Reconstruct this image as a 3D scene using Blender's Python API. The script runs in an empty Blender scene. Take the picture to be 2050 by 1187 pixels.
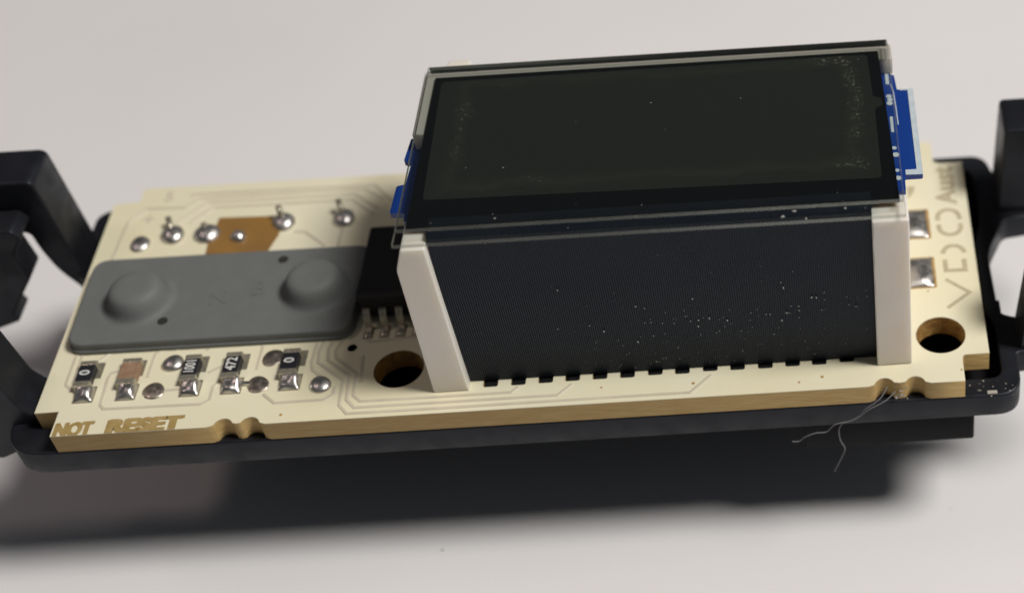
import bpy, bmesh, math, random
from mathutils import Matrix, Vector
random.seed(7)
C = bpy.context.scene.collection
S = bpy.context.scene
S.unit_settings.scale_length = 0.01          # one unit is one centimetre of a small circuit board

# ------------------------------------------------------------------ camera
cam_data = bpy.data.cameras.new('camera')
cam = bpy.data.objects.new('camera', cam_data); C.objects.link(cam)
RW = ((0.9981282474754345, -0.06115552424897255, 5.8697965e-05),
      (-0.04367700452176067, -0.7121862976861852, 0.7006304280175464),
      (-0.0428056172438135, -0.6993215849964003, -0.7135243512946832))
rot = Matrix([[r[0], -r[1], -r[2]] for r in RW])
M = rot.to_4x4(); M.translation = Vector((4.411578867, -5.954533524, 6.756715886))
cam.matrix_world = M
cam_data.sensor_width = 36.0
cam_data.lens = 3347.2932644 / 2050 * 36
cam_data.shift_x = (1025 - 1677.9083892) / 2050
cam_data.shift_y = (596.51229 - 593.5) / 2050
cam_data.clip_start = 0.1; cam_data.clip_end = 500
cam_data.dof.use_dof = True
cam_data.dof.focus_distance = 8.75
cam_data.dof.aperture_fstop = 0.32
S.camera = cam

# ------------------------------------------------------------------ light of the room
w = bpy.data.worlds.new('World'); S.world = w; w.use_nodes = True
bg = w.node_tree.nodes['Background']
bg.inputs[0].default_value = (0.86, 0.92, 1.0, 1); bg.inputs[1].default_value = 0.06
def area(name, loc, size, power, col, target=(2.6, 1.0, 0)):
    l = bpy.data.lights.new(name, 'AREA'); l.shape = 'DISK'; l.size = size; l.energy = power; l.color = col
    o = bpy.data.objects.new(name, l); C.objects.link(o); o.location = loc
    o.rotation_euler = (Vector(target) - Vector(loc)).to_track_quat('-Z', 'Y').to_euler()
    return o
area('ceiling_lamp', (2.6 + 0.60 * 50, 1.0 - 0.10 * 50, 0.86 * 50), 14.5, 26800, (1.0, 0.965, 0.93))
area('second_room_lamp', (2.6 - 0.55 * 50, 1.0 + 0.12 * 50, 0.83 * 50), 9.0, 1650, (1.0, 0.78, 0.74))
S.view_settings.view_transform = 'Standard'; S.view_settings.look = 'None'
S.view_settings.exposure = 0.0; S.view_settings.gamma = 1.0

# ------------------------------------------------------------------ materials
def mat(name, col, rough=0.5, metal=0.0, spec=0.5, bump=None, var=None, rvar=None, sss=0.0, coat=0.0, tint=None):
    m = bpy.data.materials.new(name); m.use_nodes = True
    nt = m.node_tree; N = nt.nodes; L = nt.links; b = N['Principled BSDF']
    b.inputs['Base Color'].default_value = (*col, 1)
    b.inputs['Roughness'].default_value = rough
    b.inputs['Metallic'].default_value = metal
    b.inputs['Specular IOR Level'].default_value = spec
    if tint: b.inputs['Specular Tint'].default_value = (*tint, 1)
    if coat: b.inputs['Coat Weight'].default_value = coat; b.inputs['Coat Roughness'].default_value = 0.08
    if sss:
        b.inputs['Subsurface Weight'].default_value = sss
        b.inputs['Subsurface Radius'].default_value = (0.12, 0.09, 0.06)
        b.inputs['Subsurface Scale'].default_value = 1.0
    tc = N.new('ShaderNodeTexCoord')
    if var:                                   # (scale, other colour, low, high, stretch)
        n = N.new('ShaderNodeTexNoise'); n.inputs['Scale'].default_value = var[0]; n.inputs['Detail'].default_value = 6
        mp = N.new('ShaderNodeMapping'); mp.inputs['Scale'].default_value = var[4] if len(var) > 4 else (1, 1, 1)
        L.new(tc.outputs['Object'], mp.inputs[0]); L.new(mp.outputs[0], n.inputs[0])
        r = N.new('ShaderNodeMapRange'); r.inputs[1].default_value = var[2]; r.inputs[2].default_value = var[3]
        L.new(n.outputs[0], r.inputs[0])
        mx = N.new('ShaderNodeMix'); mx.data_type = 'RGBA'
        mx.inputs[6].default_value = (*col, 1); mx.inputs[7].default_value = (*var[1], 1)
        L.new(r.outputs[0], mx.inputs[0]); L.new(mx.outputs[2], b.inputs['Base Color'])
    if rvar:
        n = N.new('ShaderNodeTexNoise'); n.inputs['Scale'].default_value = rvar[0]; n.inputs['Detail'].default_value = 4
        L.new(tc.outputs['Object'], n.inputs[0])
        r = N.new('ShaderNodeMapRange'); r.inputs[1].default_value = 0.35; r.inputs[2].default_value = 0.65
        r.inputs[3].default_value = rvar[1]; r.inputs[4].default_value = rvar[2]
        L.new(n.outputs[0], r.inputs[0]); L.new(r.outputs[0], b.inputs['Roughness'])
    if bump:                                  # (scale, strength, distance, stretch)
        n = N.new('ShaderNodeTexNoise'); n.inputs['Scale'].default_value = bump[0]; n.inputs['Detail'].default_value = 5
        mp = N.new('ShaderNodeMapping'); mp.inputs['Scale'].default_value = bump[3] if len(bump) > 3 else (1, 1, 1)
        L.new(tc.outputs['Object'], mp.inputs[0]); L.new(mp.outputs[0], n.inputs[0])
        bp = N.new('ShaderNodeBump'); bp.inputs['Strength'].default_value = bump[1]; bp.inputs['Distance'].default_value = bump[2]
        L.new(n.outputs[0], bp.inputs['Height']); L.new(bp.outputs[0], b.inputs['Normal'])
    return m

MT = {}
MT['table'] = mat('white_table_top', (0.80, 0.785, 0.775), 0.6, bump=(75, 0.16, 0.01), var=(0.35, (0.765, 0.75, 0.745), 0.3, 0.7))
MT['mask'] = mat('cream_solder_mask', (0.80, 0.755, 0.57), 0.42, var=(0.9, (0.79, 0.725, 0.48), 0.35, 0.7), bump=(25, 0.08, 0.01))
MT['mask_line'] = mat('cream_mask_over_copper', (0.58, 0.52, 0.39), 0.42, var=(6, (0.66, 0.60, 0.46), 0.35, 0.7))
MT['mark'] = mat('grey_copper_under_mask', (0.46, 0.40, 0.26), 0.45, var=(30, (0.54, 0.48, 0.32), 0.35, 0.65))
MT['laminate'] = mat('tan_laminate', (0.44, 0.285, 0.10), 0.7, var=(11, (0.50, 0.355, 0.15), 0.35, 0.7, (0.5, 1, 4)), bump=(40, 0.5, 0.012, (0.3, 1, 2)))
MT['hole'] = mat('brown_drilled_laminate', (0.50, 0.30, 0.09), 0.6, var=(25, (0.30, 0.15, 0.05), 0.4, 0.7), bump=(50, 0.5, 0.01))
MT['letter'] = mat('bare_laminate_lettering', (0.33, 0.225, 0.07), 0.6, var=(18, (0.42, 0.30, 0.12), 0.35, 0.65))
MT['housing'] = mat('black_housing_plastic', (0.011, 0.0115, 0.0145), 0.42, spec=0.33, tint=(0.8, 0.88, 1.0), rvar=(8, 0.34, 0.55), bump=(90, 0.12, 0.004))
MT['block'] = mat('matt_black_plastic', (0.005, 0.005, 0.006), 0.6, spec=0.15, bump=(90, 0.15, 0.004))
MT['rubber'] = mat('grey_rubber', (0.150, 0.158, 0.153), 0.62, spec=0.35, var=(9, (0.138, 0.145, 0.140), 0.3, 0.7), bump=(120, 0.25, 0.004))
MT['dimple_shade'] = mat('painted_dimple_shade', (0.03, 0.03, 0.028), 0.8, spec=0.2)  # shade inside the keypad holes, put into the colour
MT['solder'] = mat('dull_solder', (0.66, 0.635, 0.60), 0.34, 1.0, rvar=(22, 0.28, 0.46), bump=(14, 0.25, 0.02))
MT['copper'] = mat('tinned_copper_pad', (0.50, 0.44, 0.37), 0.42, 1.0, rvar=(30, 0.3, 0.55), bump=(25, 0.3, 0.01))
MT['pad_tin'] = mat('tarnished_tin', (0.42, 0.39, 0.30), 0.38, 0.65, rvar=(35, 0.22, 0.45), bump=(30, 0.4, 0.01))
MT['amber'] = mat('amber_film', (0.30, 0.16, 0.04), 0.4, var=(4, (0.25, 0.135, 0.04), 0.35, 0.65), coat=0.2)
MT['chip'] = mat('black_epoxy', (0.010, 0.010, 0.010), 0.55, spec=0.3, bump=(120, 0.2, 0.003))
MT['resistor'] = mat('black_resistor_film', (0.018, 0.018, 0.022), 0.35, bump=(60, 0.2, 0.003))
MT['capacitor'] = mat('brown_capacitor_ceramic', (0.27, 0.165, 0.10), 0.5, var=(20, (0.33, 0.21, 0.13), 0.4, 0.6))
MT['print'] = mat('white_print', (0.70, 0.70, 0.66), 0.6)
MT['frame'] = mat('milky_white_plastic', (0.80, 0.745, 0.67), 0.4, sss=0.45, var=(2.5, (0.78, 0.70, 0.60), 0.4, 0.7), bump=(40, 0.08, 0.01))
MT['rim'] = mat('grey_translucent_rim', (0.44, 0.41, 0.37), 0.45, sss=0.2)
MT['pol'] = mat('grey_polariser_film', (0.0185, 0.0205, 0.0165), 0.25, spec=0.35)
MT['black'] = mat('black_mask_film', (0.0025, 0.0025, 0.003), 0.3, spec=0.2)
MT['foil'] = mat('charcoal_ribbed_rubber', (0.0065, 0.0090, 0.0150), 0.42, spec=0.34, tint=(0.74, 0.87, 1.0), var=(3, (0.011, 0.0135, 0.020), 0.3, 0.7), bump=(30, 0.12, 0.01))
MT['blue'] = mat('blue_solder_mask', (0.006, 0.042, 0.24), 0.35, var=(6, (0.005, 0.04, 0.24), 0.3, 0.7))
MT['silk'] = mat('pale_silkscreen', (0.50, 0.58, 0.62), 0.5, var=(20, (0.58, 0.64, 0.66), 0.4, 0.6))
MT['slot'] = mat('contact_black_and_bore_shade', (0.006, 0.006, 0.007), 0.5)  # black contacts; also the painted shade of the small bore
MT['lint'] = mat('grey_lint', (0.16, 0.16, 0.165), 0.8)
MT['crumb'] = mat('pale_crumb', (0.40, 0.37, 0.31), 0.8)
MT['dust'] = mat('pale_dust', (0.30, 0.30, 0.28), 0.8)

def glass_mat(name, ior):
    m = bpy.data.materials.new(name); m.use_nodes = True
    nt = m.node_tree; nt.nodes.clear(); N = nt.nodes; L = nt.links
    o = N.new('ShaderNodeOutputMaterial'); mx = N.new('ShaderNodeMixShader'); t = N.new('ShaderNodeBsdfTransparent')
    g = N.new('ShaderNodeBsdfGlossy'); f = N.new('ShaderNodeFresnel'); ge = N.new('ShaderNodeNewGeometry'); mr = N.new('ShaderNodeMapRange')
    mr.inputs[3].default_value = ior; mr.inputs[4].default_value = 1 / ior      # same reflectance at the entry and the exit face
    L.new(ge.outputs['Backfacing'], mr.inputs[0]); L.new(mr.outputs[0], f.inputs[0])
    t.inputs[0].default_value = (0.965, 0.975, 0.965, 1); g.inputs['Roughness'].default_value = 0.03
    L.new(f.outputs[0], mx.inputs[0]); L.new(t.outputs[0], mx.inputs[1]); L.new(g.outputs[0], mx.inputs[2])
    L.new(mx.outputs[0], o.inputs[0]); return m
MT['glass'] = glass_mat('clear_glass', 1.42); MT['glass_bonded'] = glass_mat('bonded_clear_glass', 1.18)
def edge_mat():
    m = mat('ground_glass_edge', (0.30, 0.31, 0.28), 0.3)
    b = m.node_tree.nodes['Principled BSDF']; b.inputs['Alpha'].default_value = 0.36
    return m
MT['glass_edge'] = edge_mat()
MT['glass_dark_reflection'] = mat('painted_dark_reflection', (0.045, 0.05, 0.044), 0.3, var=(14, (0.09, 0.095, 0.085), 0.4, 0.7, (0.3, 1, 1)))  # dark internal reflection of the back glass edge, painted as colour

# grime of old adhesive on the polariser film: a worn smear that runs along the edges of the viewing window
def add_smear(m, cx, cy, hx, hy):
    nt = m.node_tree; N = nt.nodes; L = nt.links; b = N['Principled BSDF']
    tc = N.new('ShaderNodeTexCoord'); sp = N.new('ShaderNodeSeparateXYZ'); L.new(tc.outputs['Object'], sp.inputs[0])
    def op(kind, a, c=None):
        n = N.new('ShaderNodeMath'); n.operation = kind
        for i, v in enumerate((a, c)):
            if v is None: continue
            if isinstance(v, (int, float)): n.inputs[i].default_value = v
            else: L.new(v, n.inputs[i])
        return n.outputs[0]
    dx = op('SUBTRACT', op('ABSOLUTE', op('SUBTRACT', sp.outputs[0], cx)), hx)
    dy = op('SUBTRACT', op('ABSOLUTE', op('SUBTRACT', sp.outputs[1], cy)), hy)
    nz = N.new('ShaderNodeTexNoise'); nz.inputs['Scale'].default_value = 5; nz.inputs['Detail'].default_value = 3
    L.new(tc.outputs['Object'], nz.inputs[0])
    d = op('ADD', op('MAXIMUM', dx, dy), op('MULTIPLY', op('SUBTRACT', nz.outputs[0], 0.5), 0.14))
    ring = op('SUBTRACT', 1.0, op('MULTIPLY', op('ABSOLUTE', d), 17.0))
    ring = op('MAXIMUM', ring, 0.0)
    fine = N.new('ShaderNodeTexNoise'); fine.inputs['Scale'].default_value = 45; fine.inputs['Detail'].default_value = 8
    fine.inputs['Roughness'].default_value = 0.75
    L.new(tc.outputs['Object'], fine.inputs[0])
    big = N.new('ShaderNodeTexNoise'); big.inputs['Scale'].default_value = 2.3
    L.new(tc.outputs['Object'], big.inputs[0])
    fr = N.new('ShaderNodeMapRange'); fr.inputs[1].default_value = 0.54; fr.inputs[2].default_value = 0.74; L.new(fine.outputs[0], fr.inputs[0])
    br = N.new('ShaderNodeMapRange'); br.inputs[1].default_value = 0.50; br.inputs[2].default_value = 0.62; L.new(big.outputs[0], br.inputs[0])
    k = op('MULTIPLY', op('MULTIPLY', ring, fr.outputs[0]), br.outputs[0])
    side = op('MAXIMUM', op('MULTIPLY', op('SUBTRACT', sp.outputs[1], cy), 2.6), op('MULTIPLY', op('ADD', op('SUBTRACT', sp.outputs[0], cx), -0.3), 0.9))
    side = op('MINIMUM', op('MAXIMUM', side, 0.22), 1.0)
    k = op('ADD', op('MULTIPLY', k, side), op('MULTIPLY', ring, 0.012))
    mx = N.new('ShaderNodeMix'); mx.data_type = 'RGBA'
    mx.inputs[6].default_value = b.inputs['Base Color'].default_value[:]; mx.inputs[7].default_value = (0.60, 0.54, 0.42, 1)
    L.new(k, mx.inputs[0]); L.new(mx.outputs[2], b.inputs['Base Color'])
    L.new(op('ADD', 0.28, op('MULTIPLY', k, 0.4)), b.inputs['Roughness'])
add_smear(MT['pol'], 3.50, 0.98, 1.05, 0.42)

# ------------------------------------------------------------------ helpers
def link(name, me, m, parent=None, smooth=False):
    o = bpy.data.objects.new(name, me); C.objects.link(o)
    if m is not None: me.materials.clear(); me.materials.append(m)
    if smooth:
        for p in me.polygons: p.use_smooth = True
    if parent: o.parent = parent
    return o
def tag(o, label, cat, group=None, kind=None):
    o['label'] = label; o['category'] = cat
    if group: o['group'] = group
    if kind: o['kind'] = kind
    return o
def thing(name, loc, label, cat, group=None):
    o = bpy.data.objects.new(name, None); C.objects.link(o); o.location = loc; o.empty_display_size = 0.2
    return tag(o, label, cat, group)
def rnd(pts, r, seg=5):
    """round the corners of a closed outline; r a number or one per corner"""
    out = []; n = len(pts)
    for i in range(n):
        p = Vector(pts[i]); a = Vector(pts[i - 1]); b = Vector(pts[(i + 1) % n])
        rr = r[i] if isinstance(r, (list, tuple)) else r
        u = (a - p); v = (b - p); rr = min(rr, u.length * 0.48, v.length * 0.48)
        if rr < 1e-5: out.append(tuple(p)); continue
        s = p + u.normalized() * rr; e = p + v.normalized() * rr
        for k in range(seg + 1):
            t = k / seg; q = (1 - t) ** 2 * s + 2 * t * (1 - t) * p + t * t * e
            out.append(tuple(q))
    return out
def rect(x0, x1, y0, y1, r=0.0, seg=5):
    p = [(x0, y0), (x1, y0), (x1, y1), (x0, y1)]
    return rnd(p, r, seg) if r else p
def circ(x, y, r, n=28): return [(x + r * math.cos(2 * math.pi * i / n), y + r * math.sin(2 * math.pi * i / n)) for i in range(n)]
def plate_mesh(name, outline, z0, z1, holes=(), bevel=0.0):
    cu = bpy.data.curves.new(name, 'CURVE'); cu.dimensions = '2D'; cu.fill_mode = 'BOTH'
    for pts in [outline] + list(holes):
        s = cu.splines.new('POLY'); s.points.add(len(pts) - 1)
        for q, p in zip(s.points, pts): q.co = (p[0], p[1], 0, 1)
        s.use_cyclic_u = True
    cu.extrude = (z1 - z0) / 2 - bevel
    if bevel: cu.bevel_depth = bevel; cu.bevel_resolution = 2; cu.offset = -bevel
    t = bpy.data.objects.new('t', cu); C.objects.link(t)
    dg = bpy.context.evaluated_depsgraph_get()
    me = bpy.data.meshes.new_from_object(t.evaluated_get(dg)); bpy.data.objects.remove(t); bpy.data.curves.remove(cu)
    me.transform(Matrix.Translation((0, 0, (z0 + z1) / 2))); me.name = name
    return me
def plate(name, outline, z0, z1, m, parent=None, holes=(), bevel=0.0):
    return link(name, plate_mesh(name, outline, z0, z1, holes, bevel), m, parent)
def plate_y(name, outline_xz, y0, y1, m, parent=None, bevel=0.0, holes=()):
    me = plate_mesh(name, outline_xz, -y1, -y0, holes, bevel)
    me.transform(Matrix.Rotation(math.pi / 2, 4, 'X'))      # (x, z, -y) to (x, y, z)
    return link(name, me, m, parent)
def box(name, x0, x1, y0, y1, z0, z1, m, parent=None, bevel=0.0):
    bm = bmesh.new(); bmesh.ops.create_cube(bm, size=1)
    bmesh.ops.scale(bm, vec=(x1 - x0, y1 - y0, z1 - z0), verts=bm.verts)
    bmesh.ops.translate(bm, vec=((x0 + x1) / 2, (y0 + y1) / 2, (z0 + z1) / 2), verts=bm.verts)
    if bevel: bmesh.ops.bevel(bm, geom=list(bm.edges), offset=bevel, segments=2, profile=0.6, affect='EDGES')
    me = bpy.data.meshes.new(name); bm.to_mesh(me); bm.free()
    return link(name, me, m, parent)
def strip_mesh(name, path, wd, z0, z1, inset=0.18):
    n = len(path); P = [Vector(p) for p in path]; Ls = []; Rs = []
    for i in range(n):
        d1 = (P[i] - P[i - 1]).normalized() if i else (P[1] - P[0]).normalized()
        d2 = (P[i + 1] - P[i]).normalized() if i < n - 1 else d1
        t = (d1 + d2).normalized(); nn = Vector((-t.y, t.x)); k = wd / 2 / max(0.5, nn.dot(Vector((-d1.y, d1.x))))
        Ls.append(P[i] + nn * k); Rs.append(P[i] - nn * k)
    v = []; f = []
    for i in range(n):
        a = (Rs[i] - Ls[i]) * inset
        v += [(*Ls[i], z0), (*(Ls[i] + a), z1), (*(Rs[i] - a), z1), (*Rs[i], z0)]
    for i in range(n - 1):
        for k in range(3): f.append((4 * i + k, 4 * i + k + 1, 4 * i + 5 + k, 4 * i + 4 + k))
    f += [(0, 3, 2, 1), (4 * n - 4, 4 * n - 3, 4 * n - 2, 4 * n - 1)]
    me = bpy.data.meshes.new(name); me.from_pydata(v, [], f); me.update(); return me
def dome_mesh(rx, ry, h, n=24, rings=8, wob=0.05, power=0.5):
    v = []; f = []; ph = [random.uniform(0, 6.28) for _ in range(3)]
    for j in range(rings):
        s = j / rings
        z = h * (1 - s ** 2) ** power if False else 0
        a = s * math.pi / 2
        for i in range(n):
            t = 2 * math.pi * i / n
            k = 1 + wob * (math.sin(2 * t + ph[0]) + 0.6 * math.sin(3 * t + ph[1])) * math.cos(a)
            v.append((rx * math.cos(a) * math.cos(t) * k, ry * math.cos(a) * math.sin(t) * k, h * math.sin(a)))
    v.append((0, 0, h))
    for j in range(rings - 1):
        for i in range(n): f.append((j * n + i, j * n + (i + 1) % n, (j + 1) * n + (i + 1) % n, (j + 1) * n + i))
    for i in range(n): f.append(((rings - 1) * n + i, (rings - 1) * n + (i + 1) % n, rings * n))
    me = bpy.data.meshes.new('dome'); me.from_pydata(v, [], f); me.update(); return me
def dome(name, x, y, z, rx, ry, h, m, parent, wob=0.05):
    me = dome_mesh(rx, ry, h, wob=wob); me.transform(Matrix.Translation((x, y, z))); return link(name, me, m, parent, True)
def pillow(name, x0, x1, y0, y1, z, h, m, parent, ramp=0.0, n=12, lump=0.15, p=4):
    """a puddle of solder: convex, lifted by ramp towards its far edge"""
    v = []; f = []; ph = random.uniform(0, 6.28)
    for j in range(n + 1):
        for i in range(n + 1):
            u = 2 * i / n - 1; w_ = 2 * j / n - 1
            e = (1 - abs(u) ** p) * (1 - abs(w_) ** p)
            hh = (h * (1 + lump * math.sin(3 * u + ph) * math.cos(2.3 * w_ + ph)) * (1 - 0.35 * u * u) * (1 - 0.25 * w_ * w_)
                  + ramp * (0.5 + 0.5 * w_)) * min(1, e * 1.3)
            v.append((x0 + (x1 - x0) * i / n, y0 + (y1 - y0) * j / n, z + 0.0015 + hh))
    for j in range(n):
        for i in range(n):
            a = j * (n + 1) + i; f.append((a, a + 1, a + n + 2, a + n + 1))
    b = len(v)                                   # a skirt down to the board
    ring = [i for i in range(n + 1)] + [j * (n + 1) + n for j in range(1, n + 1)] + [n * (n + 1) + i for i in range(n - 1, -1, -1)] + [j * (n + 1) for j in range(n - 1, 0, -1)]
    for r in ring: v.append((v[r][0], v[r][1], z))
    for k in range(len(ring)): f.append((ring[k], b + k, b + (k + 1) % len(ring), ring[(k + 1) % len(ring)]))
    me = bpy.data.meshes.new(name); me.from_pydata(v, [], f); me.update(); return link(name, me, m, parent, True)
def lettering(name, body, x, y, z, size, m, parent, angle=0.0, extrude=0.0015, offset=0.0, align='CENTER', sx=1.0, spacing=1.0, clip=None):
    cu = bpy.data.curves.new('t', 'FONT'); cu.body = body; cu.size = size; cu.extrude = extrude; cu.offset = offset
    cu.align_x = align; cu.align_y = 'CENTER'; cu.space_character = spacing; cu.resolution_u = 3
    t = bpy.data.objects.new('t', cu); C.objects.link(t)
    me = bpy.data.meshes.new_from_object(t.evaluated_get(bpy.context.evaluated_depsgraph_get()))
    bpy.data.objects.remove(t); bpy.data.curves.remove(cu)
    me.transform(Matrix.Translation((x, y, z)) @ Matrix.Rotation(angle, 4, 'Z') @ Matrix.Diagonal((sx, 1, 1, 1)))
    me.name = name
    if clip is not None:
        bm = bmesh.new(); bm.from_mesh(me)
        bmesh.ops.bisect_plane(bm, geom=bm.verts[:] + bm.edges[:] + bm.faces[:], plane_co=(0, clip, 0), plane_no=(0, 1, 0), clear_inner=True)
        bm.to_mesh(me); bm.free()
    return link(name, me, m, parent)
def tube(name, pts, r, m, parent=None, n=8, caps=True, r_end=None):
    P = [Vector(p) for p in pts]; v = []; f = []
    for i, p in enumerate(P):
        d = ((P[min(i + 1, len(P) - 1)] - P[max(i - 1, 0)])).normalized()
        a = d.cross(Vector((0.3, 0.2, 1))).normalized(); b = d.cross(a)
        rr = r if r_end is None else r + (r_end - r) * i / (len(P) - 1)
        for k in range(n):
            t = 2 * math.pi * k / n; v.append(tuple(p + a * rr * math.cos(t) + b * rr * math.sin(t)))
    for i in range(len(P) - 1):
        for k in range(n): f.append((i * n + k, i * n + (k + 1) % n, (i + 1) * n + (k + 1) % n, (i + 1) * n + k))
    if caps: f += [tuple(range(n))[::-1], tuple((len(P) - 1) * n + k for k in range(n))]
    me = bpy.data.meshes.new(name); me.from_pydata(v, [], f); me.update(); return link(name, me, m, parent, True)
def smooth_path(pts, k=5):
    out = []
    P = [Vector(p) for p in pts]
    for i in range(len(P) - 1):
        p0 = P[max(i - 1, 0)]; p1 = P[i]; p2 = P[i + 1]; p3 = P[min(i + 2, len(P) - 1)]
        for j in range(k):
            t = j / k
            out.append(0.5 * ((2 * p1) + (p2 - p0) * t + (2 * p0 - 5 * p1 + 4 * p2 - p3) * t * t + (3 * p1 - p0 - 3 * p2 + p3) * t ** 3))
    out.append(P[-1]); return out

# ------------------------------------------------------------------ the surface
TZ = -1.19
me = bpy.data.meshes.new('table'); me.from_pydata([(-60, -40, TZ), (60, -40, TZ), (60, 60, TZ), (-60, 60, TZ)], [], [(0, 1, 2, 3)])
tb = link('table_top', me, MT['table']); tb['kind'] = 'structure'; tb['label'] = 'plain white table top under the black housing'

# ------------------------------------------------------------------ black housing
H = thing('black_housing', (2.6, 1.0, TZ), 'black plastic instrument housing with clip arms at both ends, carrying the circuit board', 'housing')
def P(o):                                        # parent a mesh written in scene coordinates under a thing at its base
    pass
def under(parent, *objs):
    for o in objs:
        o.parent = parent; o.matrix_parent_inverse = Matrix.Translation(-Vector(parent.location))
hm = MT['housing']
outer = [(-0.19, -0.003), (5.385, -0.003), (5.385, 0.30), (5.62, 0.32), (5.62, 0.575), (5.40, 0.58), (5.32, 0.62), (5.31, 1.12), (5.43, 1.38), (5.70, 1.42), (5.70, 1.78), (5.42, 1.80), (5.37, 1.985),
         (-0.05, 1.985), (-0.17, 1.93), (-0.17, 1.40), (-0.02, 1.32), (0.05, 1.2), (0.05, 0.60), (-0.02, 0.50), (-0.19, 0.50)]
orad = [0.30, 0.24, 0.02, 0.02, 0.02, 0.05, 0.1, 0.1, 0.04, 0.02, 0.02, 0.05, 0.16, 0.2, 0.1, 0.05, 0.1, 0.05, 0.05, 0.05, 0.02]
recess = rnd([(0.14, 0.13), (5.285, 0.13), (5.285, 0.52), (5.24, 0.62), (5.24, 1.2), (5.285, 1.36), (5.285, 1.86), (0.14, 1.86)], 0.07)
under(H, plate('tray', rnd(outer, orad, 8), -0.30, -0.132, hm, None, [recess], bevel=0.012))
under(H, plate('tray_floor', rect(0.08, 5.298, 0.06, 1.92, 0.1), -0.36, -0.27, MT['block']))
under(H, plate('foot_block', rect(4.18, 5.125, 0.012, 0.42, 0.02), -0.505, -0.303, MT['block'], bevel=0.008))
under(H, box('base_body', 0.7, 4.6, 0.95, 1.8, TZ + 0.001, -0.365, MT['block'], None, 0.03))
# arms on the right
A1 = plate_y('clip_arm', rnd([(5.40, -0.14), (5.43, 0.50), (6.3, 0.50), (6.3, 0.30), (5.62, 0.30), (5.58, -0.14)], 0.03), 1.45, 1.75, hm, None, 0.015)
A2 = plate_y('clip_arm', rnd([(5.385, -0.29), (5.40, -0.14), (5.47, 0.55), (6.3, 0.55), (6.3, 0.35), (5.66, 0.35), (5.62, -0.29)], 0.03), 0.33, 0.56, hm, None, 0.012)
A3 = box('clip_bar', 5.60, 5.75, 0.565, 1.445, 0.32, 0.50, hm, None, 0.01)
A4 = box('clip_rib', 5.27, 5.335, 0.60, 0.72, -0.36, -0.135, MT['housing'], None, 0.008)
under(H, A1, A2, A3, A4)
# arms on the left
B1 = plate_y('clip_arm', rnd([(-0.10, -0.30), (-0.15, 0.60), (-1.6, 0.60), (-1.6, 0.22), (-0.36, 0.22), (-0.31, 0.20), (-0.30, 0.08), (-0.26, -0.10), (-0.18, -0.24), (-0.16, -0.30)], [0.02, 0.05, 0, 0, 0.03, 0.03, 0.08, 0.08, 0.05, 0]), 1.41, 1.71, hm, None, 0.015)
B2 = plate_y('clip_hook', rnd([(-1.4, 0.40), (-0.28, 0.42), (-0.24, 0.36), (-0.33, 0.24), (-0.31, 0.04), (-0.52, -0.24), (-0.50, -0.30), (-0.66, -0.36), (-1.4, -0.5)], 0.02), 1.2, 1.39, hm, None, 0.012)
B3 = plate_y('clip_arm', rnd([(0.0, -0.30), (-0.03, -0.08), (-0.10, 0.02), (-0.15, 0.36), (-1.4, 0.50), (-1.4, -0.1), (-0.52, -0.20), (-0.42, -0.36), (-0.36, -0.42), (-0.15, -0.32)], 0.03), 0.22, 0.50, hm, None, 0.015)
under(H, B1, B2, B3)

# ------------------------------------------------------------------ circuit board
Bd = thing('circuit_board', (2.6, 1.0, -0.13), 'cream coated circuit board with traces, solder joints and small resistors, lying in the black housing', 'circuit board')
def bd(o): under(Bd, o); return o
def arc(cx, cy, r, a0, a1, n=10): return [(cx + r * math.cos(math.radians(a0 + (a1 - a0) * i / n)), cy + r * math.sin(math.radians(a0 + (a1 - a0) * i / n))) for i in range(n + 1)]
def bites(x0, x1, r=0.055):
    """two round bites either side of a snapped-off tab"""
    return ([(x0 - r - 0.03, 0.0), (x0 - r, 0.012)] + arc(x0, 0.0, r, 165, 25, 8) + [(x0 + r - 0.002, 0.020), ((x0 + x1) / 2, 0.014), (x1 - r + 0.002, 0.020)]
            + arc(x1, 0.0, r, 155, 15, 8) + [(x1 + r, 0.012), (x1 + r + 0.03, 0.0)])
outline = [(0.133, 0.0)] + bites(1.062, 1.207) + bites(4.633, 4.80) + [(5.068, 0.0)]
outline += [(5.068, 0.15), (5.072, 0.178)] + [(5.085, 0.19), (5.218, 0.192)] + [(5.218, 1.778)]
outline += [(5.085, 1.778), (5.05, 1.79), (5.042, 1.82), (5.042, 1.985), (0.153, 1.995), (0.153, 1.875), (0.0, 1.862), (0.0, 0.175), (0.133, 0.177)]
slots = []
for k in range(14):
    cx = 2.492 + 0.1498 * k + random.uniform(-0.003, 0.003)
    slots.append(rect(cx - 0.041, cx + 0.041, 0.168 + 0.0013 * k + random.uniform(-0.004, 0.004), 0.262, 0.014, 3))
holes = [circ(1.967, 0.34, 0.139, 40), circ(4.965, 0.345, 0.137, 40), circ(1.681, 0.522, 0.028, 16)] + slots
sub = plate('laminate', outline, -0.130, -0.004, MT['laminate'], None, holes); bd(sub)
msk = plate('solder_mask', outline, -0.0035, 0.001, MT['mask'], None, holes); bd(msk)
for cx, cy, r in ((1.967, 0.34, 0.1375), (4.965, 0.345, 0.1355), (1.681, 0.522, 0.0268)):    # drilled bores
    n = 40; v = []; f = []
    for j, z in enumerate((0.0008, -0.13)):
        v += [(cx + (r + (0.0004 if j == 0 else 0)) * math.cos(2 * math.pi * i / n), cy + r * math.sin(2 * math.pi * i / n), z) for i in range(n)]
    for i in range(n): f.append((i, n + i, n + (i + 1) % n, (i + 1) % n))
    me = bpy.data.meshes.new('hole_wall'); me.from_pydata(v, [], f); me.update()
    bd(link('hole_wall', me, MT['hole' if r > 0.1 else 'slot'], None, True))  # small bore gets a black wall, painting the shade inside it
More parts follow.
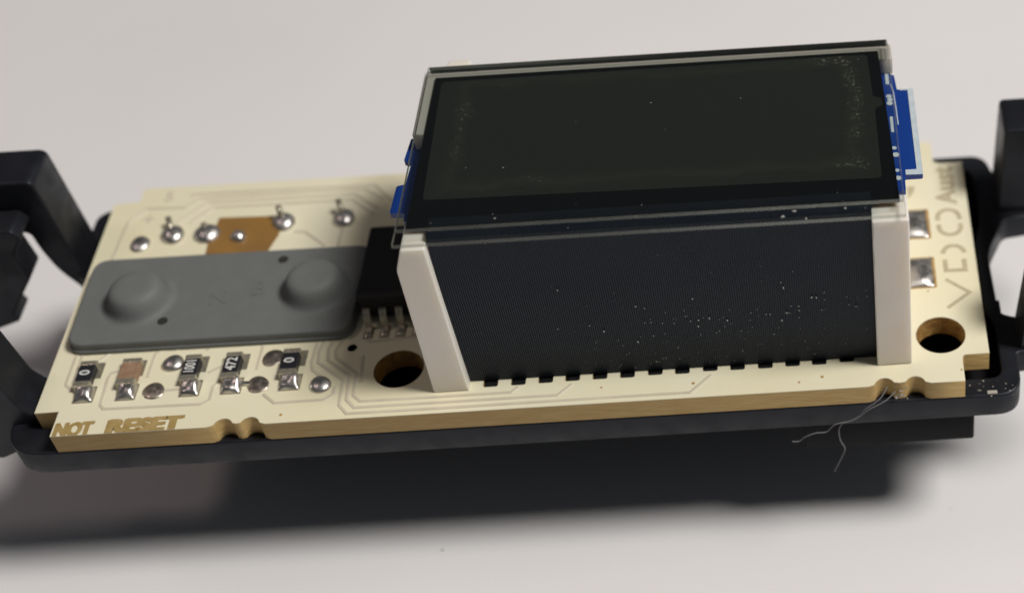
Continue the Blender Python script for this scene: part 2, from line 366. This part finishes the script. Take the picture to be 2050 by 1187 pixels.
TR = {
"a":[(0.401,0.460),(0.352,0.439),(0.343,0.399),(0.352,0.207),(0.378,0.176),(0.912,0.169),(0.953,0.198),(0.951,0.293),(1.005,0.377)],
"b":[(0.116,0.655),(0.116,0.387),(0.121,0.368),(0.187,0.307)], "c":[(0.150,0.655),(0.155,0.374)], "d":[(0.342,0.640),(0.252,0.538)],
"e":[(0.680,0.654),(0.570,0.571),(0.565,0.512),(0.564,0.391)], "f":[(0.738,0.641),(0.676,0.586)],
"g":[(1.242,0.214),(1.316,0.144),(1.584,0.147),(1.632,0.182),(1.629,0.237)],
"h":[(1.479,0.646),(1.469,0.429),(1.485,0.371),(1.535,0.326)],
"i":[(1.527,0.640),(1.497,0.510),(1.506,0.426),(1.606,0.336),(1.669,0.283),(1.676,0.100),(1.728,0.035),(2.177,0.033),(3.202,0.036),(3.584,0.036),(3.697,0.154)],
"j":[(1.578,0.640),(1.548,0.524),(1.560,0.439),(1.700,0.312),(1.711,0.136),(1.762,0.075),(2.171,0.075),(2.865,0.075),(2.938,0.150)],
"k":[(1.633,0.640),(1.590,0.502),(1.604,0.451),(1.735,0.326),(1.744,0.166),(1.789,0.118),(2.166,0.116),(2.609,0.117),(2.646,0.154)],
"l":[(1.751,0.455),(1.770,0.259)],
"m":[(1.680,1.762),(1.541,1.870),(1.014,1.874),(0.532,1.871),(0.452,1.797),(0.215,1.805),(0.128,1.695),(0.112,1.30)],
"n":[(1.652,1.679),(1.490,1.824),(1.025,1.826),(0.588,1.828),(0.433,1.661)], "o":[(1.636,1.629),(1.480,1.776),(1.035,1.776),(0.634,1.778),(0.517,1.653)],
"q":[(1.171,1.517),(1.239,1.511),(1.374,1.382),(1.374,1.30)], "r":[(1.461,1.606),(1.461,1.29)], "s":[(0.68,0.286),(0.775,0.290)],
"t":[(0.90,0.40),(1.0,0.46)], "u":[(2.55,0.62),(1.78,0.56),(1.74,0.585)], "v":[(0.205,0.70),(0.205,0.655)], "w":[(1.17,0.65),(1.17,0.40)],
"x":[(1.75,1.72),(1.60,1.90),(0.50,1.915),(0.46,1.90)]}
for p_ in TR.values():
    bd(link('trace', strip_mesh('trace', p_, 0.021, 0.0008, 0.0042), MT['mask_line'], None))
# wide lettering bitten into the mask by the front edge
def bold_word(body, x, y, size, sx, spacing, spread):
    bm = bmesh.new()
    for q, d in enumerate((-spread, 0.0, spread)):
        o = lettering('lettering', body, x + d, y + 0.3 * d, 0.0016 + 0.0004 * q, size, MT['letter'], None, extrude=0.0004, offset=0.005, sx=sx, spacing=spacing, clip=0.0006)
        bm.from_mesh(o.data); bpy.data.objects.remove(o)
    me = bpy.data.meshes.new('lettering'); bm.to_mesh(me); bm.free()
    bd(link('lettering', me, MT['letter']))
bold_word('NOT', 0.247, 0.038, 0.128, 0.74, 0.96, 0.005)
bold_word('RESET', 0.630, 0.040, 0.130, 1.20, 0.97, 0.008)
bd(lettering('lettering', 'Aust', 5.100, 1.575, 0.0020, 0.165, MT['mark'], None, angle=math.pi / 2, offset=0.005, spacing=1.02, sx=1.05))
bd(lettering('lettering', 'JSE', 0.93, 0.622, 0.0010, 0.10, MT['mask_line'], None, offset=0.001, spacing=1.4, sx=0.95))
bd(lettering('lettering', '5', 0.33, 1.90, 0.0010, 0.12, MT['mask_line'], None, offset=0.003))
bd(lettering('lettering', '+', 0.25, 1.70, 0.0010, 0.14, MT['mask_line'], None, offset=0.001))
# the maker's large split letters
def logo(pts, wd=0.030): bd(link('logo_stroke', strip_mesh('logo', pts, wd, 0.0008, 0.0026), MT['mark'], None))
logo([(5.030, 0.775), (5.158, 0.660), (5.022, 0.548)], 0.025)
logo([(5.040, 0.935), (5.040, 0.845), (5.150, 0.842), (5.150, 0.932)])
logo(arc(5.096, 0.985, 0.062, 180, 0, 12))
logo([(5.158, 1.232)] + arc(5.094, 1.205, 0.064, 0, -180, 12) + [(5.030, 1.232)])
logo([(5.030, 1.268)] + arc(5.092, 1.292, 0.064, 180, 0, 12) + [(5.158, 1.268)])
bd(plate('copper_patch', [(4.868, 1.58), (4.915, 1.58), (4.905, 1.53), (4.868, 1.475)], 0.0008, 0.0022, MT['mark']))
# amber film
bd(plate('amber_film', [(0.675, 1.36), (1.04, 1.345), (1.085, 1.50), (1.06, 1.66), (0.69, 1.675), (0.685, 1.60), (0.66, 1.59)], 0.001, 0.009, MT['amber'], None, [circ(0.846, 1.487, 0.045, 20)]))

# solder joints
def joint(x, y, r, h, m='solder', lab=None, ry=None):
    o = bd(dome('solder_joint', x, y, 0.001, r, ry or r * 1.08, h, MT[m], None))
    if lab: o['label'] = lab
    return o
joint(0.688, 0.481, 0.060, 0.036, lab='shiny solder joint')
joint(0.624, 0.286, 0.060, 0.014, 'copper', 'dull flat copper via')
joint(1.245, 0.482, 0.060, 0.008, 'copper', 'dull flat copper via')
joint(1.198, 0.287, 0.060, 0.010, 'copper', 'dull flat copper via')
joint(1.549, 0.255, 0.060, 0.034, lab='shiny solder joint')
bd(link('trace', strip_mesh('trace', [(1.29, 0.485), (1.345, 0.49)], 0.03, 0.001, 0.008), MT['copper']))
bd(link('trace', strip_mesh('trace', [(1.10, 0.295), (1.16, 0.290)], 0.03, 0.001, 0.02), MT['solder']))
joint(0.252, 1.486, 0.062, 0.030)
for x, y, r, pin in ((0.436, 1.545, 0.072, (-0.035, 0.10, 0.06)), (0.645, 1.535, 0.078, (-0.02, 0.05, 0.05)), (0.846, 1.487, 0.047, None),
                     (1.095, 1.60, 0.072, (-0.02, 0.05, 0.10)), (1.461, 1.60, 0.070, (-0.03, 0.08, 0.09))):
    j = joint(x, y, r, 0.052)
    if pin:
        pn = tube('wire_end', [(x, y, 0.02), (x + pin[0] * .5, y + pin[1] * .5, pin[2] * .75), (x + pin[0], y + pin[1], pin[2])], 0.018, MT['pad_tin'], None, 8)
        under(Bd, pn)
# large pads on the right
for y0, y1 in ((1.128, 1.366), (0.722, 0.958)):
    bd(plate('pad_rim', rect(4.80, 4.978, y0 - 0.008, y1 + 0.006, 0.012), 0.001, 0.0022, MT['hole']))
    bd(pillow('solder_pad', 4.795, 4.966, y0, y1, 0.0022, 0.022, MT['solder'], None, lump=0.25, n=16))
for q, (x, y) in enumerate(((4.174, 0.060), (1.369, 0.055), (4.923, 0.690), (3.60, 0.10), (5.055, 0.08), (4.30, 0.09), (3.10, 0.11))):
    bd(link('speck', plate_mesh('speck', circ(x, y, 0.006 + 0.003 * (q % 2), 7), 0.001, 0.003), MT['hole']))

# resistors
def component(x0, x1, body_mat, text, name, lab, wide=0.0):
    yb0, yb1 = 0.318, 0.500
    cx = (x0 + x1) / 2
    bw = (x1 - x0) * 0.40
    bx0, bx1 = x0 - 0.004, x0 + 2 * bw - 0.004 + wide
    r = box(name, bx0 + 0.002, bx1 - 0.002, yb0 + 0.03, yb1 - 0.03, 0.006, 0.050, MT[body_mat], None, 0.004); bd(r); r['label'] = lab
    def ch(o): o.parent = r; o.matrix_parent_inverse = Matrix.Translation(-Vector(Bd.location)); o.matrix_parent_inverse = Matrix.Identity(4); return o
    ch(plate('pad', rect(x0, x1, 0.405, 0.521, 0.004, 2), 0.001, 0.006, MT['pad_tin']))
    ch(plate('pad', rect(x0, x1, 0.228, 0.345, 0.004, 2), 0.001, 0.006, MT['pad_tin']))
    ch(box('end_cap', bx0, bx1, yb1 - 0.032, yb1, 0.005, 0.052, MT['pad_tin'], None, 0.005))
    ch(box('end_cap', bx0, bx1, yb0 - 0.01, yb0 + 0.032, 0.005, 0.052, MT['pad_tin'], None, 0.005))
    ch(pillow('solder_fillet', x0 + 0.002, x1 - 0.004, 0.231, yb0 + 0.016, 0.006, 0.022, MT['solder'], None, ramp=0.026, n=14, p=5, lump=0.4))
    if text:
        ch(lettering('marking', text, (bx0 + bx1) / 2, (yb0 + yb1) / 2 + 0.003, 0.0508, 0.080, MT['print'], None, angle=math.pi / 2, extrude=0.0006, offset=0.0012, sx=(0.95 if len(text) == 1 else 0.80 if len(text) == 3 else 0.66)))
    return r
component(0.190, 0.302, 'resistor', '0', 'resistor', 'black chip resistor marked 0 nearest the left end')
component(0.425, 0.535, 'capacitor', None, 'capacitor', 'brown unmarked chip capacitor', 0.016)
component(0.774, 0.886, 'resistor', '1001', 'resistor', 'black chip resistor marked 1001')
component(1.002, 1.114, 'resistor', '472', 'resistor', 'black chip resistor marked 472')
component(1.320, 1.438, 'resistor', '0', 'resistor', 'black chip resistor marked 0 beside the copper via')
# integrated circuit, its legs in front
ic = bd(box('integrated_circuit', 1.715, 2.62, 0.715, 1.285, 0.035, 0.215, MT['chip'], None, 0.018)); ic['label'] = 'black integrated circuit half under the display'
for k in range(9):
    x = 1.757 + 0.092 * k
    leg = [(x, 0.735, 0.12), (x, 0.695, 0.118), (x, 0.672, 0.08), (x, 0.655, 0.02), (x, 0.61, 0.012)]
    v = []
    for (a, b, c) in leg: v += [(a - 0.02, b, c), (a + 0.02, b, c), (a + 0.02, b + 0.006, c - 0.010), (a - 0.02, b + 0.006, c - 0.010)]
    f = []
    for i in range(4):
        for q in range(4): f.append((4 * i + q, 4 * i + (q + 1) % 4, 4 * i + 4 + (q + 1) % 4, 4 * i + 4 + q))
    f += [(3, 2, 1, 0), (16, 17, 18, 19)]
    me = bpy.data.meshes.new('leg'); me.from_pydata(v, [], f); me.update()
    l = link('leg', me, MT['pad_tin']); l.parent = ic
    pl = pillow('solder_fillet', x - 0.028, x + 0.028, 0.585, 0.680, 0.001, 0.012, MT['pad_tin'], None, n=6); pl.parent = ic

# ------------------------------------------------------------------ rubber keypad
K = thing('rubber_keypad', (0.88, 0.94, 0.0), 'grey rubber keypad with two raised round buttons lying on the circuit board', 'keypad')
ko = [(0.075, 0.598), (1.665, 0.592), (1.700, 1.285), (0.062, 1.29)]
base = plate('mat', rnd(ko, 0.10, 8), 0.004, 0.078, MT['rubber'], None, bevel=0.012)
lip = plate('mat_lip', rnd([(0.066, 0.589), (1.674, 0.583), (1.709, 1.294), (0.053, 1.299)], 0.105, 8), 0.0035, 0.030, MT['rubber'], None, bevel=0.006)
under(K, base, lip)
def button(cx, cy):
    prof = [(0.222, 0.0765), (0.202, 0.080), (0.188, 0.088), (0.177, 0.103), (0.168, 0.124), (0.159, 0.148), (0.148, 0.170), (0.134, 0.187), (0.116, 0.197), (0.090, 0.202), (0.055, 0.203), (0.02, 0.2035)]
    n = 40; v = []; f = []
    for r, z in prof: v += [(cx + r * math.cos(2 * math.pi * i / n), cy + r * math.sin(2 * math.pi * i / n), z) for i in range(n)]
    for j in range(len(prof) - 1):
        for i in range(n): f.append((j * n + i, j * n + (i + 1) % n, (j + 1) * n + (i + 1) % n, (j + 1) * n + i))
    f.append(tuple((len(prof) - 1) * n + i for i in range(n)))
    me = bpy.data.meshes.new('button'); me.from_pydata(v, [], f); me.update(); o = link('button', me, MT['rubber'], None, True); under(K, o)
button(0.415, 0.925); button(1.425, 0.935)
for x, y in ((0.588, 0.749), (1.188, 1.196)): under(K, plate('dimple', circ(x, y, 0.030, 18), 0.070, 0.0788, MT['dimple_shade']))  # flat discs on the mat, their dark colour paints the shade of holes
under(K, lettering('embossed_mark', 'N', 0.87, 0.90, 0.0785, 0.15, MT['rubber'], None, extrude=0.003, offset=-0.001, angle=0.15))
under(K, lettering('embossed_mark', 'B', 1.09, 0.96, 0.0785, 0.16, MT['rubber'], None, extrude=0.003, offset=-0.001, angle=0.0))

# ------------------------------------------------------------------ display module
D = thing('display_module', (3.49, 0.85, 0.002), 'dark display on a tall milky white frame with ribbed charcoal front', 'display')
def dd(o): under(D, o); return o
fm = MT['frame']

dd(plate_y('frame_post', rnd([(2.186, 0.002), (2.378, 0.002), (2.366, 1.066), (2.244, 1.066), (2.197, 0.93)], [0.012, 0.004, 0.006, 0.01, 0.02]), 0.146, 0.34, fm, None, 0.006))
dd(plate_y('frame_post', rnd([(4.604, 0.002), (4.792, 0.002), (4.790, 1.066), (4.604, 1.066)], [0.004, 0.012, 0.008, 0.004]), 0.145, 0.34, fm, None, 0.006))
dd(box('frame_wall', 2.20, 2.36, 0.345, 1.50, 0.002, 0.945, fm, None, 0.006))
dd(box('frame_wall', 4.62, 4.786, 0.345, 1.50, 0.002, 0.945, fm, None, 0.006))
dd(box('frame_wall', 2.20, 4.786, 1.505, 1.60, 0.002, 0.945, fm, None, 0.006))
dd(plate('frame_rim', [(2.195, 1.02), (2.30, 1.02), (2.30, 1.47), (4.69, 1.47), (4.69, 1.43), (4.790, 1.43), (4.787, 1.552), (2.195, 1.552)], 0.985, 1.092, MT['rim'], None, (), 0.004))
dd(box('frame_back', 2.20, 4.787, 1.555, 1.62, 0.94, 1.05, fm, None, 0.006))
dd(plate('frame_tab', rnd([(2.245, 1.60), (2.43, 1.60), (2.40, 1.80), (2.275, 1.80)], 0.02), 0.86, 0.985, fm, None, (), 0.008))
dd(box('frame_ledge', 2.37, 4.61, 0.30, 0.345, 0.85, 1.06, MT['slot']))
# ribbed front sheet: every rib is relief of one sheet
nr = 192; X0, X1 = 2.372, 4.606
rows = [(0.216, 0.003), (0.213, 0.15), (0.207, 0.4), (0.203, 0.65), (0.202, 0.9), (0.202, 1.085), (0.208, 1.104), (0.33, 1.106)]
v = []; f = []; prof = ((0.0, 0.0), (0.30, 0.0), (0.42, 1.0), (0.88, 1.0)); cols = nr * 4 + 1
for (y, z) in rows:
    for i in range(cols):
        r_, q = divmod(i, 4); t, d = prof[q]
        x = X0 + (X1 - X0) * (r_ + t) / nr
        if i == cols - 1: x, d = X1, 0
        bow = 0.012 * math.sin(math.pi * min(1, z / 1.1)) * (1 - min(1, (x - X0) / 0.25)) 
        if z < 1.09: v.append((x - bow, y - 0.0050 * d, z))
        else: v.append((x, y, z + 0.0015 * d - 0.001))
for j in range(len(rows) - 1):
    for i in range(cols - 1):
        a = j * cols + i; f.append((a, a + 1, a + cols + 1, a + cols))
me = bpy.data.meshes.new('ribbed_sheet'); me.from_pydata(v, [], f); me.update()
dd(link('ribbed_sheet', me, MT['foil']))
dd(box('sheet_backing', 2.38, 4.60, 0.224, 0.25, 0.004, 1.08, MT['slot']))
for k in range(14):
    cx = 2.492 + 0.1498 * k
    dd(box('contact_tooth', cx - 0.036, cx + 0.036, 0.176 + 0.0013 * k, 0.256, -0.12, -0.012, MT['slot'], None, 0.006))
# blue backlight board
blue = dd(plate('backlight_board', rnd([(2.20, 0.46), (4.795, 0.46), (4.797, 0.580), (4.893, 0.580), (4.893, 1.295), (4.805, 1.29), (4.797, 1.42), (4.775, 1.43), (4.775, 1.49), (2.25, 1.49), (2.22, 1.13), (2.15, 1.125), (2.135, 0.94), (2.18, 0.93),
                    (2.17, 0.75), (2.125, 0.74), (2.118, 0.53), (2.20, 0.52)], 0.012, 3), 0.948, 0.980, MT['blue']))
def silk(pts, wd=None):
    if wd: o = link('silkscreen', strip_mesh('silk', pts, wd, 0.9800, 0.9830), MT['silk'])
    else: o = plate('silkscreen', pts, 0.9800, 0.9830, MT['silk'])
    o.parent = blue
silk([(4.822, 1.2945), (4.8925, 1.2945), (4.8925, 0.5805), (4.803, 0.5805), (4.803, 0.62), (4.862, 0.62), (4.862, 1.280), (4.822, 1.280)])
silk([(4.773, 1.34), (4.783, 1.27), (4.788, 1.15), (4.791, 0.99)], 0.007)
silk(rect(4.747, 4.766, 1.34, 1.45, 0.006, 2)); silk(rect(4.750, 4.766, 0.93, 1.06, 0.004, 2))
silk(circ(4.757, 1.235, 0.016, 12)); silk(circ(4.761, 1.205, 0.015, 12)); silk(circ(4.757, 1.175, 0.017, 12))
silk(circ(4.757, 0.80, 0.013, 12)); silk(circ(4.761, 0.745, 0.018, 12)); silk(circ(4.760, 0.62, 0.012, 12)); silk(circ(4.761, 0.56, 0.017, 12))
dd(plate('glue_spot', circ(2.222, 1.28, 0.02, 10), 0.985, 1.03, MT['amber']))
# glass sandwich
dd(plate('black_mask', rnd([(2.264, 0.262), (4.752, 0.245), (4.714, 1.486), (2.264, 1.484)], 0.006), 1.098, 1.1055, MT['black']))
dd(plate('lower_glass', rect(2.222, 4.772, 0.120, 1.515, 0.006, 2), 1.110, 1.133, MT['glass_bonded'], None, (), 0.002))
dd(plate('upper_glass', rect(2.232, 4.766, 0.205, 1.513, 0.006, 2), 1.1345, 1.158, MT['glass'], None, (), 0.002))
dd(plate('polariser_film', rnd([(2.325, 0.470), (4.672, 0.428), (4.668, 0.99), (4.712, 1.005), (4.710, 1.07), (4.664, 1.085), (4.652, 1.455), (2.305, 1.440)], 0.03), 1.1062, 1.1080, MT['pol']))
ed = MT['glass_edge']
def rim_wall(name, x0, x1, y0, y1, z0, z1, t=0.003):
    dd(plate(name, rect(x0 - 0.0012, x1 + 0.0012, y0 - 0.0012, y1 + 0.0012), z0, z1, ed, None, [rect(x0, x1, y0, y1)]))
dd(box('glass_edge', 2.236, 4.762, 1.5145, 1.5165, 1.111, 1.156, MT['glass_dark_reflection'], None))  # added opaque strip that paints the dark reflection along the back edge
rim_wall('ground_edge', 2.222, 4.772, 0.120, 1.515, 1.111, 1.132)
rim_wall('ground_edge', 2.232, 4.766, 0.205, 1.513, 1.1355, 1.157)

# ------------------------------------------------------------------ dust, crumbs and lint
def chips(name, spots, m, label, cat):
    v = []; f = []
    for (x, y, z, s, nx) in spots:
        n = random.choice((5, 6)); b = len(v); a0 = random.uniform(0, 6)
        st = random.uniform(0.6, 1.8)
        ring = []
        for k in range(n):
            t = a0 + 2 * math.pi * k / n; r = s * random.uniform(0.7, 1.2)
            if nx: ring.append((x + r * math.cos(t) * 0.8, y, z + r * math.sin(t) * st))
            else: ring.append((x + r * math.cos(t) * st, y + r * math.sin(t), z))
        v += ring
        v.append((x, y - s * 0.6, z) if nx else (x, y, z + s * 0.6))
        for k in range(n): f.append((b + k, b + (k + 1) % n, b + n))
    me = bpy.data.meshes.new(name); me.from_pydata(v, [], f); me.update(); o = link(name, me, m); tag(o, label, cat, kind='stuff'); return o
DF = [(3.349,0.524),(3.394,0.505),(3.651,0.554),(3.328,0.253),(2.965,0.676),(2.921,0.390),(3.159,0.350),(3.090,0.399),(4.120,0.635),(4.130,0.594),(4.274,0.510),(4.341,0.542),(4.298,0.508),
      (4.136,0.405),(4.106,0.351),(4.203,0.419),(3.818,0.376),(3.725,0.400),(3.666,0.390),(3.661,0.344),(4.468,0.441),(4.507,0.422)]
sp = [(x, 0.194, z, random.uniform(0.005, 0.0085), True) for x, z in DF]
for i in range(46):
    x = random.uniform(3.35, 4.58); z = 0.40 + random.gauss(0, 0.035) + max(0, x - 4.15) * 0.25
    sp.append((x, 0.1945, z, random.uniform(0.002, 0.005), True))
for i in range(60):
    sp.append((random.uniform(3.0, 4.58), 0.196, random.uniform(0.05, 0.30), random.uniform(0.0018, 0.0038), True))
for i in range(25): sp.append((random.uniform(2.45, 4.55), 0.1945, random.uniform(0.3, 1.0), random.uniform(0.0015, 0.003), True))
for x, y in ((4.162, 0.154), (4.222, 0.189), (4.277, 0.13), (4.473, 0.188)): sp.append((x, y, 1.134, 0.009, False))
for i in range(9): sp.append((random.uniform(2.4, 4.65), random.uniform(0.36, 1.42), 1.1585, random.uniform(0.0018, 0.004), False))
for i in range(10): sp.append((random.uniform(2.4, 4.7), random.uniform(0.14, 0.34), 1.1585 if i % 2 else 1.134, random.uniform(0.002, 0.004), False))
chips('dust_specks', sp, MT['dust'], 'pale dust specks scattered over the ribbed sheet and the display glass', 'dust')
cr = [(4.715 + random.uniform(-0.05, 0.05), -0.01 + random.uniform(-0.01, 0.006), -0.05 + random.uniform(-0.05, 0.03), random.uniform(0.006, 0.013), True) for _ in range(12)]
cr += [(random.uniform(5.10, 5.34), random.uniform(-0.01, 0.11), -0.131, random.uniform(0.002, 0.0055), False) for _ in range(16)]
chips('laminate_crumbs', cr, MT['crumb'], 'tiny pale crumbs on the snapped tab and the black rim at the front right corner', 'crumbs')
chips('table_dust', [(2.0, -0.02, TZ + 0.001, 0.006, False), (4.62, -0.62, TZ + 0.001, 0.005, False), (5.0, 0.05, TZ + 0.001, 0.004, False), (1.1, -0.5, TZ + 0.001, 0.004, False), (3.6, -0.55, TZ + 0.001, 0.003, False)], MT['slot'], 'a few dark dust specks on the white table in front of the housing', 'dust')
fl = box('plastic_flake', 5.19, 5.245, 0.005, 0.028, -0.131, -0.122, MT['crumb'], None, 0.004); tag(fl, 'pale torn flake lying on the black rim at the front right corner', 'flake')
hA = [(4.646,-0.010,0.0),(4.603,-0.060,-0.035),(4.523,-0.075,-0.097),(4.490,-0.075,-0.144),(4.448,-0.075,-0.181),(4.395,-0.075,-0.206),(4.373,-0.075,-0.254),(4.376,-0.075,-0.340),(4.398,-0.075,-0.411),(4.390,-0.075,-0.458),(4.360,-0.075,-0.539),(4.333,-0.075,-0.612)]
hB = [(4.690,-0.020,-0.03),(4.629,-0.065,-0.052),(4.544,-0.080,-0.093),(4.489,-0.080,-0.149),(4.434,-0.080,-0.183),(4.354,-0.080,-0.202),(4.305,-0.080,-0.259),(4.245,-0.080,-0.264),(4.183,-0.080,-0.294),(4.151,-0.080,-0.325),(4.112,-0.080,-0.322)]
tag(tube('lint_thread', smooth_path(hA), 0.0038, MT['lint'], None, 5), 'long grey lint thread hanging straight down past the black block', 'thread', 'lint threads')
tag(tube('lint_thread', smooth_path(hB), 0.0034, MT['lint'], None, 5), 'grey lint thread trailing off to the left across the housing front', 'thread', 'lint threads')
